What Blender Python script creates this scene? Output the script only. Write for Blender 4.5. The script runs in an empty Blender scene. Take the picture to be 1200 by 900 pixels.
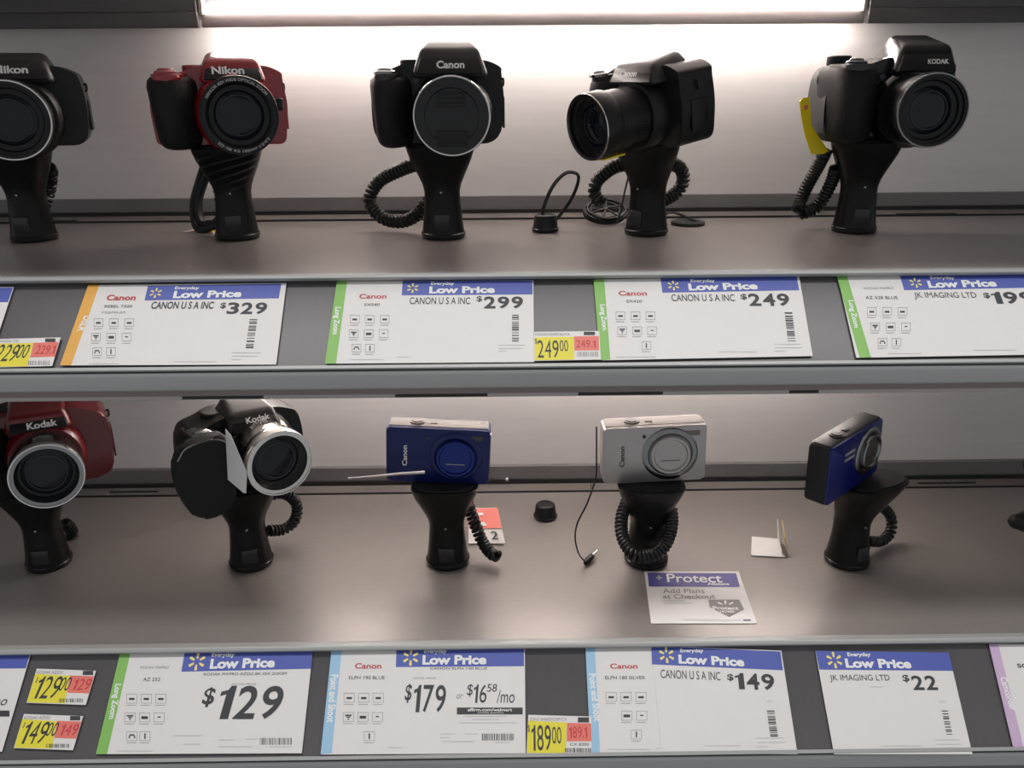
import bpy, bmesh, math, random
from mathutils import Vector, Matrix
random.seed(7)
R = math.radians
C = bpy.context.scene.collection
scn = bpy.context.scene

# ------------------------------------------------------------------ camera
FPX = 1008.0
PITCH, YAW, ROLL = R(19.72), R(0.5), R(0.40)
fwd = Vector((math.sin(YAW)*math.cos(PITCH), math.cos(YAW)*math.cos(PITCH), -math.sin(PITCH)))
rt = fwd.cross(Vector((0, 0, 1))).normalized()
up = rt.cross(fwd).normalized()
rt2 = rt*math.cos(ROLL) - up*math.sin(ROLL)
up2 = up*math.cos(ROLL) + rt*math.sin(ROLL)
cam = bpy.data.objects.new('camera', bpy.data.cameras.new('camera'))
C.objects.link(cam)
cam.matrix_world = Matrix((rt2, up2, -fwd)).transposed().to_4x4()
cam.data.sensor_width = 36.0
cam.data.lens = FPX/1200*36.0
cam.data.clip_start = 0.02
scn.camera = cam

# ------------------------------------------------------------------ world, light, exposure
w = bpy.data.worlds.new('store'); scn.world = w; w.use_nodes = True
w.node_tree.nodes['Background'].inputs[0].default_value = (0.95, 0.97, 1.0, 1)
w.node_tree.nodes['Background'].inputs[1].default_value = 0.42
def ceiling_lamp(x, y, z, sx, sy, e):
    l = bpy.data.lights.new('ceiling_lamp', 'AREA'); l.shape = 'RECTANGLE'; l.size = sx; l.size_y = sy
    l.energy = e; l.color = (1.0, 0.98, 0.96)
    o = bpy.data.objects.new('ceiling_lamp', l); C.objects.link(o); o.location = (x, y, z)
    return o
ceiling_lamp(0.1, 0.05, 2.2, 3.0, 0.4, 44)
LED_STRENGTH = 82.0
LED_COLOR = (1.0, 0.89, 0.83)
scn.view_settings.view_transform = 'Standard'
scn.view_settings.look = 'None'
scn.view_settings.exposure = 0.0
scn.view_settings.gamma = 1.0

# ------------------------------------------------------------------ helpers
def ray(px, py):
    return (fwd*FPX + rt2*(px-600) + up2*(450-py)).normalized()
def on_z(px, py, z):
    d = ray(px, py); return d*(z/d.z)
def on_y(px, py, y):
    d = ray(px, py); return d*(y/d.y)

def mat(name, col, rough=0.5, metal=0.0, coat=0.0, bump=0.0, scale=400, var=0.0, spec=0.5, emit=None, es=0, stretch=None):
    m = bpy.data.materials.new(name); m.use_nodes = True
    nt = m.node_tree; b = nt.nodes['Principled BSDF']
    b.inputs['Base Color'].default_value = (*col, 1)
    b.inputs['Roughness'].default_value = rough
    b.inputs['Metallic'].default_value = metal
    b.inputs['Coat Weight'].default_value = coat
    b.inputs['Specular IOR Level'].default_value = spec
    if emit:
        b.inputs['Emission Color'].default_value = (*emit, 1); b.inputs['Emission Strength'].default_value = es
    if bump or var:
        tc = nt.nodes.new('ShaderNodeTexCoord'); mp = nt.nodes.new('ShaderNodeMapping')
        nz = nt.nodes.new('ShaderNodeTexNoise'); nz.inputs['Scale'].default_value = scale
        nz.inputs['Detail'].default_value = 3
        if stretch: mp.inputs['Scale'].default_value = stretch
        nt.links.new(tc.outputs['Object'], mp.inputs[0]); nt.links.new(mp.outputs[0], nz.inputs['Vector'])
        if bump:
            bp = nt.nodes.new('ShaderNodeBump'); bp.inputs['Strength'].default_value = bump
            bp.inputs['Distance'].default_value = 0.0004
            nt.links.new(nz.outputs['Fac'], bp.inputs['Height']); nt.links.new(bp.outputs[0], b.inputs['Normal'])
        if var:
            rp = nt.nodes.new('ShaderNodeMix'); rp.data_type = 'RGBA'
            rp.inputs[6].default_value = (*[c*(1-var) for c in col], 1)
            rp.inputs[7].default_value = (*[min(1, c*(1+var)) for c in col], 1)
            nt.links.new(nz.outputs['Fac'], rp.inputs[0]); nt.links.new(rp.outputs[2], b.inputs['Base Color'])
    return m

M = dict(
    black=mat('black_plastic', (.008, .008, .009), .38, spec=.3, bump=.25, scale=1500),
    gloss=mat('gloss_black_plastic', (.007, .007, .008), .2, coat=.12, spec=.35, bump=.05, scale=300),
    rubber=mat('black_rubber', (.008, .008, .0085), .6, spec=.25, bump=.8, scale=900),
    topblk=mat('satin_black_top', (.02, .019, .019), .34, bump=.12, scale=900),
    stand=mat('stand_black_plastic', (.006, .006, .006), .3, spec=.22, bump=.1, scale=600),
    sheen=mat('stand_sheen_satin', (.022, .022, .024), .3, bump=.1),  # paler than the stand: reflected store light put into the colour
    cord=mat('cord_vinyl', (.010, .010, .010), .4, spec=.35, bump=.1, scale=500),
    red=mat('red_lacquer', (.26, .007, .014), .28, coat=.5, var=.1, scale=60),
    dred=mat('dark_red_lacquer', (.12, .004, .008), .3, coat=.3, var=.1, scale=60),
    blue=mat('blue_anodised', (.004, .010, .095), .33, metal=.3, var=.08, scale=80),
    blue2=mat('bright_blue_lacquer', (.004, .010, .15), .3, metal=.25, var=.08, scale=80),
    lblue=mat('blue_lens_cover', (.006, .022, .17), .22, metal=.5, var=.05, scale=50),
    silver=mat('silver_anodised', (.42, .40, .39), .38, metal=.75, bump=.1, scale=900, stretch=(1, 1, 12)),
    silver2=mat('silver_top_plate', (.20, .18, .17), .6, metal=.25, spec=.3, bump=.05, scale=900),
    chrome=mat('chrome_ring', (.62, .60, .58), .2, metal=1, bump=.03, scale=300),
    dchrome=mat('dark_chrome', (.25, .25, .25), .22, metal=1, bump=.03, scale=300),
    glass=mat('coated_lens_glass', (.008, .009, .014), .05, var=.2, scale=50, spec=.32),
    tint=mat('lens_inner', (.03, .035, .04), .3, var=.2, scale=90),
    shelf=mat('shelf_grey_metal', (.265, .242, .228), .35, metal=.35, spec=.4, bump=.1, scale=70, var=.07, stretch=(1, 7, 7)),
    wall=mat('back_panel_grey', (.76, .735, .72), .45, metal=.1, var=.05, scale=14, stretch=(1.0, 1, 14)),
    band=mat('wall_band_grey', (.20, .195, .195), .4, metal=.2, var=.06, scale=60),
    rail=mat('rail_grey', (.34, .345, .34), .42, metal=.2, var=.05, scale=60, stretch=(1, 8, 8)),
    raild=mat('rail_dark_grey', (.12, .125, .12), .45, metal=.1, var=.05, scale=60),
    insert=mat('rail_insert_charcoal', (.085, .080, .083), .33, var=.08, scale=50, stretch=(8, 1, 1)),
    bronze=mat('trim_bronze_grey', (.20, .17, .16), .35, metal=.6, var=.05, scale=60),
    mirror=mat('polished_trim', (.35, .33, .32), .18, metal=1, bump=.05, scale=40),
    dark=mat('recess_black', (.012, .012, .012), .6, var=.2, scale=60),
    housing=mat('fixture_dark_grey', (.06, .058, .06), .4, var=.15, scale=60),
    reflector=mat('fixture_reflector', (.36, .32, .31), .4, var=.05, scale=60),
    led=mat('led_diffuser', (.9, .9, .9), .4, emit=LED_COLOR, es=LED_STRENGTH),
    paper=mat('label_paper', (.72, .70, .685), .45, var=.02, scale=90),
    hblue=mat('header_blue', (.065, .095, .40), .4, var=.04, scale=90),
    ink=mat('black_ink', (.03, .03, .035), .5, var=.1, scale=90),
    grey=mat('grey_ink', (.28, .27, .27), .5, var=.1, scale=90),
    lgrey=mat('pale_grey_ink', (.48, .47, .46), .5, var=.1, scale=90),
    wink=mat('white_ink', (.8, .8, .8), .45, var=.03, scale=90),
    redink=mat('red_ink', (.5, .03, .05), .5, var=.1, scale=90),
    yel=mat('spark_yellow', (.85, .72, .22), .45, var=.05, scale=90),
    tyel=mat('tag_yellow', (.75, .66, .035), .45, var=.05, scale=90),
    tred=mat('tag_red', (.75, .17, .13), .45, var=.05, scale=90),
    orange=mat('stripe_orange', (.75, .38, .06), .45, var=.05, scale=90),
    green=mat('stripe_green', (.22, .48, .10), .45, var=.05, scale=90),
    sky=mat('stripe_light_blue', (.32, .53, .72), .45, var=.05, scale=90),
    lilac=mat('stripe_lilac', (.56, .40, .58), .45, var=.05, scale=90),
    purple=mat('card_purple', (.07, .065, .26), .45, var=.05, scale=90),
    cardgrey=mat('card_grey', (.20, .18, .18), .5, var=.05, scale=90),
    hyel=mat('hang_tag_yellow', (.85, .66, .01), .4, var=.05, scale=90),
    cream=mat('aged_paper', (.75, .62, .30), .6, var=.1, scale=60),
)

def obj(name, bm, m, parent=None, smooth=True):
    me = bpy.data.meshes.new(name)
    bmesh.ops.recalc_face_normals(bm, faces=bm.faces)
    bm.to_mesh(me); bm.free()
    return link(name, me, m, parent, smooth)
def link(name, me, m, parent=None, smooth=True):
    me.materials.clear(); me.materials.append(m)
    if smooth:
        me.polygons.foreach_set('use_smooth', [True]*len(me.polygons))
        me.set_sharp_from_angle(angle=R(40))
    o = bpy.data.objects.new(name, me); C.objects.link(o)
    if parent: o.parent = parent
    return o
def tag(o, label=None, cat=None, group=None, kind=None):
    if label: o['label'] = label
    if cat: o['category'] = cat
    if group: o['group'] = group
    if kind: o['kind'] = kind
    return o
def empty(name, loc, rot=(0, 0, 0), label=None, cat=None, group=None):
    o = bpy.data.objects.new(name, None); C.objects.link(o)
    o.location = loc; o.rotation_euler = rot; o.empty_display_size = .02
    return tag(o, label, cat, group)

def box(bm, x0, x1, y0, y1, z0, z1, bev=0, seg=2):
    r = bmesh.ops.create_cube(bm, size=1)
    vs = r['verts']
    for v in vs:
        v.co = Vector(((x0+x1)/2+v.co.x*(x1-x0), (y0+y1)/2+v.co.y*(y1-y0), (z0+z1)/2+v.co.z*(z1-z0)))
    if bev:
        es = list({e for v in vs for e in v.link_edges})
        bmesh.ops.bevel(bm, geom=es, offset=bev, segments=seg, affect='EDGES', profile=.5)
    return bm
def nb(*a, **k): return box(bmesh.new(), *a, **k)
def hexa(pts, bev=0, seg=2):
    """8 points: bottom loop 4, top loop 4"""
    bm = bmesh.new(); v = [bm.verts.new(p) for p in pts]
    for f in ((3, 2, 1, 0), (4, 5, 6, 7), (0, 1, 5, 4), (1, 2, 6, 5), (2, 3, 7, 6), (3, 0, 4, 7)):
        bm.faces.new([v[i] for i in f])
    if bev: bmesh.ops.bevel(bm, geom=list(bm.edges), offset=bev, segments=seg, affect='EDGES', profile=.5)
    return bm
def rounded(pts, rads, n=5):
    """round polygon corners"""
    out = []
    N = len(pts)
    for i, p in enumerate(pts):
        p = Vector(p); a = Vector(pts[i-1]); b = Vector(pts[(i+1) % N])
        r = rads[i] if isinstance(rads, (list, tuple)) else rads
        if r <= 0: out.append(p); continue
        da = (a-p); db = (b-p); ra = min(r, da.length*.49); rb = min(r, db.length*.49)
        s = p+da.normalized()*ra; e = p+db.normalized()*rb
        for k in range(n+1):
            t = k/n
            out.append(s*(1-t)**2+p*2*t*(1-t)+e*t*t)
    return out
def prism(pts, lo, hi, axis='y', bev=0, seg=2, bm=None):
    """extrude 2D outline; axis y: pts are (x,z); axis z: pts (x,y); axis x: pts (y,z)"""
    bm = bm or bmesh.new()
    def P(p, h):
        return {'y': (p[0], h, p[1]), 'z': (p[0], p[1], h), 'x': (h, p[0], p[1])}[axis]
    a = [bm.verts.new(P(p, lo)) for p in pts]; b = [bm.verts.new(P(p, hi)) for p in pts]
    f1 = bm.faces.new(a); f2 = bm.faces.new(b[::-1])
    n = len(pts)
    for i in range(n): bm.faces.new((a[i], b[i], b[(i+1) % n], a[(i+1) % n]))
    if bev:
        es = list(set(f1.edges) | set(f2.edges))
        bmesh.ops.bevel(bm, geom=es, offset=bev, segments=seg, affect='EDGES', profile=.5, clamp_overlap=True)
    return bm
def lathe(prof, seg=48, axis='z', cx=0, cy=0, cz=0, bm=None, closed=True):
    """prof (r,h). axis 'y': h goes toward -y (front of a camera)"""
    bm = bm or bmesh.new()
    rings = []
    for r, h in prof:
        ring = []
        if r < 1e-6:
            p = (cx, cy-h, cz) if axis == 'y' else (cx, cy, cz+h)
            ring = [bm.verts.new(p)]
        else:
            for k in range(seg):
                a = 2*math.pi*k/seg
                if axis == 'y': p = (cx+r*math.cos(a), cy-h, cz+r*math.sin(a))
                else: p = (cx+r*math.cos(a), cy+r*math.sin(a), cz+h)
                ring.append(bm.verts.new(p))
        rings.append(ring)
    for a, b in zip(rings, rings[1:]):
        for k in range(seg):
            k2 = (k+1) % seg
            if len(a) == 1 and len(b) == 1: break
            if len(a) == 1: bm.faces.new((a[0], b[k], b[k2]))
            elif len(b) == 1: bm.faces.new((a[k], b[0], a[k2]))
            else: bm.faces.new((a[k], b[k], b[k2], a[k2]))
    if closed:
        for ring in (rings[0], rings[-1]):
            if len(ring) > 2: bm.faces.new(ring)
    return bm
def spline(pts, n=12):
    pts = [Vector(p) for p in pts]; out = []
    P = [pts[0]*2-pts[1]]+pts+[pts[-1]*2-pts[-2]]
    for i in range(1, len(P)-2):
        for k in range(n):
            t = k/n
            out.append(.5*((2*P[i])+(-P[i-1]+P[i+1])*t+(2*P[i-1]-5*P[i]+4*P[i+1]-P[i+2])*t*t+(-P[i-1]+3*P[i]-3*P[i+1]+P[i+2])*t**3))
    out.append(pts[-1]); return out
def tube(path, r, seg=8, bm=None, flat=1.0):
    bm = bm or bmesh.new(); path = [Vector(p) for p in path]
    rings = []; prev = None
    for i, p in enumerate(path):
        t = (path[min(i+1, len(path)-1)]-path[max(i-1, 0)]).normalized()
        if prev is None:
            u = t.cross(Vector((0, 0, 1)));
            if u.length < .1: u = t.cross(Vector((1, 0, 0)))
            u.normalize()
        else:
            u = (prev-t*prev.dot(t)).normalized()
        prev = u; v = t.cross(u)
        rr = r[i] if isinstance(r, (list, tuple)) else r
        rings.append([bm.verts.new(p+u*rr*math.cos(a)+v*rr*flat*math.sin(a)) for a in [2*math.pi*k/seg for k in range(seg)]])
    for a, b in zip(rings, rings[1:]):
        for k in range(seg): bm.faces.new((a[k], a[(k+1) % seg], b[(k+1) % seg], b[k]))
    bm.faces.new(rings[0]); bm.faces.new(rings[-1][::-1])
    return bm
def coil(pts, R0, rw, turns, per=11):
    base = spline(pts, 16)
    L = [0]
    for a, b in zip(base, base[1:]): L.append(L[-1]+(b-a).length)
    N = int(turns*per); out = []; prev = None; j = 0
    for i in range(N+1):
        s = L[-1]*i/N
        while j < len(L)-2 and L[j+1] < s: j += 1
        f = (s-L[j])/max(1e-9, L[j+1]-L[j]); p = base[j].lerp(base[j+1], f)
        t = (base[j+1]-base[j]).normalized()
        if prev is None:
            u = t.cross(Vector((0, 1, 0))).normalized()
        else: u = (prev-t*prev.dot(t)).normalized()
        prev = u; v = t.cross(u); a = 2*math.pi*i/per
        out.append(p+(u*math.cos(a)+v*math.sin(a))*R0)
    return tube(out, rw, 6)

_tc = {}
def text_mesh(s, bold=0.0, shear=0.0, space=1.0):
    k = (s, bold, shear, space)
    if k not in _tc:
        c = bpy.data.curves.new('t', 'FONT'); c.body = s; c.size = 1; c.offset = bold; c.shear = shear
        c.space_character = space; c.resolution_u = 4
        o = bpy.data.objects.new('t', c)
        me = bpy.data.meshes.new_from_object(o)
        vs = [v.co.copy() for v in me.vertices]; fs = [tuple(p.vertices) for p in me.polygons]
        x0 = min(v.x for v in vs); x1 = max(v.x for v in vs); y0 = min(v.y for v in vs); y1 = max(v.y for v in vs)
        bpy.data.objects.remove(o); bpy.data.curves.remove(c); bpy.data.meshes.remove(me)
        _tc[k] = ([((v.x-x0)/(x1-x0), (v.y-y0)/(y1-y0)) for v in vs], fs)
    return _tc[k]
ONE = ([(.18, 0), (.30, 0), (.30, .70), (.21, .70), (.16, .61), (.02, .57), (.02, .48), (.18, .52)], [(0, 1, 2, 7), (2, 3, 4, 7), (4, 5, 6, 7)])
def price_mesh(s, bold, shear):
    k = ('#', s, bold, shear)
    if k in _tc: return _tc[k]
    V, F, x = [], [], 0
    for ch in s:
        if ch == '1':
            b2 = .02+bold
            vs = [(a-(b2 if i in (0, 7) else 0)+(bold if i in (1, 2) else 0), b_) for i, (a, b_) in enumerate(ONE[0])]; fs = ONE[1]; wd = .37
        else:
            c = bpy.data.curves.new('t', 'FONT'); c.body = ch; c.size = 1; c.offset = bold*.8; c.resolution_u = 4
            o = bpy.data.objects.new('t', c); me = bpy.data.meshes.new_from_object(o)
            vs = [(v.co.x, v.co.y) for v in me.vertices]; fs = [tuple(p.vertices) for p in me.polygons]
            bpy.data.objects.remove(o); bpy.data.curves.remove(c); bpy.data.meshes.remove(me)
            x0 = min(v[0] for v in vs); x1 = max(v[0] for v in vs); y0 = min(v[1] for v in vs); y1 = max(v[1] for v in vs)
            wd = .20 if ch == '.' else .52; g = .04
            hh = .14 if ch == '.' else .70
            vs = [(g+(v[0]-x0)/(x1-x0)*(wd-2*g), (v[1]-y0)/(y1-y0)*hh) for v in vs]
        n = len(V); V += [(x+a+b_*shear, b_) for a, b_ in vs]; F += [tuple(i+n for i in f) for f in fs]; x += wd
    x0 = min(v[0] for v in V); x1 = max(v[0] for v in V)
    _tc[k] = ([((a-x0)/(x1-x0), b_/.70) for a, b_ in V], F)
    return _tc[k]
def lettering(name, s, fn, m, parent, bold=.0, shear=.0, space=1.0):
    """fn maps (0..1, 0..1) across / up to a 3D point"""
    vs, fs = price_mesh(s, bold, shear) if s[0] in '123456789' and all(c in '0123456789.' for c in s) else text_mesh(s, bold, shear, space)
    me = bpy.data.meshes.new(name)
    me.from_pydata([tuple(fn(a, b)) for a, b in vs], [], fs); me.update()
    return link(name, me, m, parent, smooth=False)
def arc_text(name, s, cx, cy, cz, r, h, a0, a1, m, parent):
    """lettering round a lens ring, on the plane y = cy; a0..a1 in degrees clockwise as read"""
    return lettering(name, s, lambda a, b: (cx+(r+h*b)*math.cos(R(a0+(a1-a0)*a)), cy, cz+(r+h*b)*math.sin(R(a0+(a1-a0)*a))), m, parent, bold=.01)

# ------------------------------------------------------------------ the display: dimensions
XL, XR = -1.05, 1.05
ZU, ZL, ZT = -.132, -.403, .139               # shelf tops: upper, lower, the one above the frame
YFU, YFL = .600, .545                         # front edges
YBU, YBL = .895, .822                         # back panels
PH = R(51.0); SH = .0729                      # tilt and height of the price rail's face

def struct(name, bm, m, label=None):
    o = obj(name, bm, m); o['kind'] = 'structure'
    if label: o['label'] = label
    return o
# back panels
struct('wall_back', nb(XL, XR, YBU, YBU+.02, ZU-.02, ZT-.01), M['wall'], 'grey back panel behind the upper shelf')
struct('wall_back_lower', nb(XL, XR, YBL, YBL+.02, ZL-.02, ZU-.022), M['wall'], 'grey back panel behind the lower shelf')
b = nb(XL, XR, YBU-.006, YBU, ZU+.0035, ZU+.0165); struct('trim_1', b, M['band'], 'grey band along the foot of the upper back panel')
b = nb(XL, XR, YBL-.006, YBL, ZL+.0045, ZL+.0190); struct('trim_2', b, M['band'], 'grey band along the foot of the lower back panel')

def shelf(label, z, yf, yb, yseam, seams, below, group):
    sg = .0055 if below else .0022
    root = empty('display_shelf', (0, yf, z), (0, 0, 0), label, 'shelf', group)
    D = yb-yf
    # deck: front plate, back plates with a gap between, its shade a dark bar
    obj('deck_plate', nb(XL, XR, .003, yseam-yf-sg, -.004, 0, bev=.0005, seg=1), M['shelf'], root)
    xs = [XL]+seams+[XR]
    for a, c in zip(xs, xs[1:]):
        obj('back_plate', nb(a+.0005, c-.0005, yseam-yf+.0005, D-.0035, -.004, -.0004, bev=.0004, seg=1), M['shelf'], root)
    obj('under_tray', nb(XL, XR, .004, D, -.018, -.0045), M['wall'], root)
    obj('seam_shade', nb(XL, XR, yseam-yf-.0012, yseam-yf+.0002, -.0045, .0012 if below else .0008), M['dark'], root)  # raised dark bar stands in for the shade inside the seam
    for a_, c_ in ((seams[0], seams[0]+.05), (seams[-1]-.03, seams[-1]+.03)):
        obj('seam_step', nb(a_, c_, yseam-yf+.008, yseam-yf+.0095, -.0006, .0008), M['dark'], root)  # short jogs of the same dark seam shade
    obj('foot_gap_shade', nb(XL, XR, D-.0075, D-.0062, -.0004, .0034), M['dark'], root)  # dark bar painted in as the shade below the wall band
    # rail: side profile swept along x, local coords (y,z) from front edge of the deck
    s, c = math.sin(PH), math.cos(PH); t = .0046
    sh = SH if below else .0756
    by, bz = -sh*s, -t-sh*c
    n = Vector((-c, s))
    prof = [(.003, .0012), (-.0008, .0016), (-.003, -.0005), (-.0015, -t+.0006), (by-.0008, bz+.0006), (by+.004, bz-.004), (.003, -.018)]
    obj('price_rail', prism([(0.003, .0), (0, -t-.0012), (by, bz-.0012), (by+.004, bz-.004), (.003, -.018)], XL, XR, 'x'), M['insert'], root)
    # top lip: rounded light metal bead and thin groove line
    obj('rail_top_lip', prism(rounded([(.004, .0008), (-.0022, .0012), (-.0047, -.0012), (-.0028, -.0036), (.004, -.0035)], .0008, 3), XL, XR, 'x'), M['rail'], root)
    obj('deck_edge_groove', nb(XL, XR, .0022, .0032, -.002, .0001), M['dark'], root)
    # clear holder lips at the top and bottom of the insert
    p0 = Vector((by, bz))
    q = lambda u, h: (p0.x+u*s+h*n.x, p0.y+u*c+h*n.y)
    obj('holder_lip', prism([q(-.001, -.0015), q(-.001, .0016), q(.0014, .0016), q(.0014, .0010), q(.0004, .0010), q(.0004, -.0015)], XL, XR, 'x'), M['rail'], root)
    obj('lower_face', prism(rounded([(by-.0010, bz-.0018), (by-.0016, bz-.0040), (by-.0005, bz-.0142), (by+.004, bz-.0165), (by+.010, bz-.0150), (by+.010, bz-.0018)], .001, 3), XL, XR, 'x'), M['rail'], root)
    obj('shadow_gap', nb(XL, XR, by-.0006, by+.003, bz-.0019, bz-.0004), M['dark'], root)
    if below:
        obj('bronze_trim', nb(XL, XR, by+.004, by+.0075, bz-.0205, bz-.0150, bev=.0006), M['bronze'], root)
        obj('polished_edge', nb(XL, XR, by+.0080, by+.0105, bz-.0245, bz-.0185, bev=.0004), M['mirror'], root)
        for x0, x1 in ((-.075, -.012), (.050, .108), (.195, .215), (-.22, -.165)):
            obj('edge_notch', nb(x0, x1, by+.0075, by+.0082, bz-.0238, bz-.0215), M['dark'], root)
        obj('front_beam', nb(XL, XR, by+.0110, by+.03, bz-.016, bz-.006), M['raild'], root)
    else:
        obj('front_beam', nb(XL, XR, by+.004, by+.03, bz-.06, bz-.010), M['raild'], root)
    return root
GS = None
upper_shelf = shelf('upper grey metal shelf holding the five large cameras, prices 329 to 199 on its rail', ZU, YFU, YBU, .848, [-.47, -.27, .1, .42], True, GS)
lower_shelf = shelf('lower grey metal shelf holding the compact cameras, prices 129 to 22 on its rail', ZL, YFL, YBL, .796, [-.41, .088, .46], False, GS)
top = empty('display_shelf', (0, YFU, ZT), (0, 0, 0), 'top shelf just above the upper edge of the picture, over the large cameras', 'shelf')
obj('deck_plate', nb(XL, XR, 0, YBU-YFU, -.02, 0), M['wall'], top)
obj('lower_face', nb(XL, XR, -.045, 0, -.05, -.002), M['rail'], top)

def fixture(label, y, z, x0, x1):
    """lamp strip: dark housing along the wall, lit diffuser in its middle"""
    root = empty('light_fixture', (0, y, z), (0, 0, 0), label, 'lamp')
    obj('housing', nb(XL, XR, .010, .034, .0125, .034, bev=.001), M['housing'], root)
    obj('side_cover', nb(XL, x0-.001, -.006, -.002, -.0006, .0124, bev=.0006), M['housing'], root)
    obj('side_cover', nb(x1+.001, XR, -.006, -.002, -.0006, .0124, bev=.0006), M['housing'], root)
    obj('side_cover', nb(XL, x0-.001, -.006, .0095, .0128, .034, bev=.0006), M['housing'], root)
    obj('side_cover', nb(x1+.001, XR, -.006, .0095, .0128, .034, bev=.0006), M['housing'], root)
    obj('front_lip', nb(x0, x1, .0012, .0042, 0, .0118, bev=.0006), M['reflector'], root)
    obj('diffuser', prism([(.0030*math.cos(a)+.003, .0030*math.sin(a)+.0158) for a in [k*math.pi/6 for k in range(12)]], x0+.004, x1-.004, 'x'), M['led'], root)
    for xx in (x0, x1-.0035):
        obj('end_cap', nb(xx, xx+.0035, -.003, .0095, .0105, .0235, bev=.0006), M['reflector'], root)
    return root
fixture('glowing light strip above the large cameras at the top edge', .856, .0435, -.275, .335)
fixture('light strip hidden under the upper shelf, lighting the compact cameras', .783, .0435-.271+.006, -.275, .335)

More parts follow.
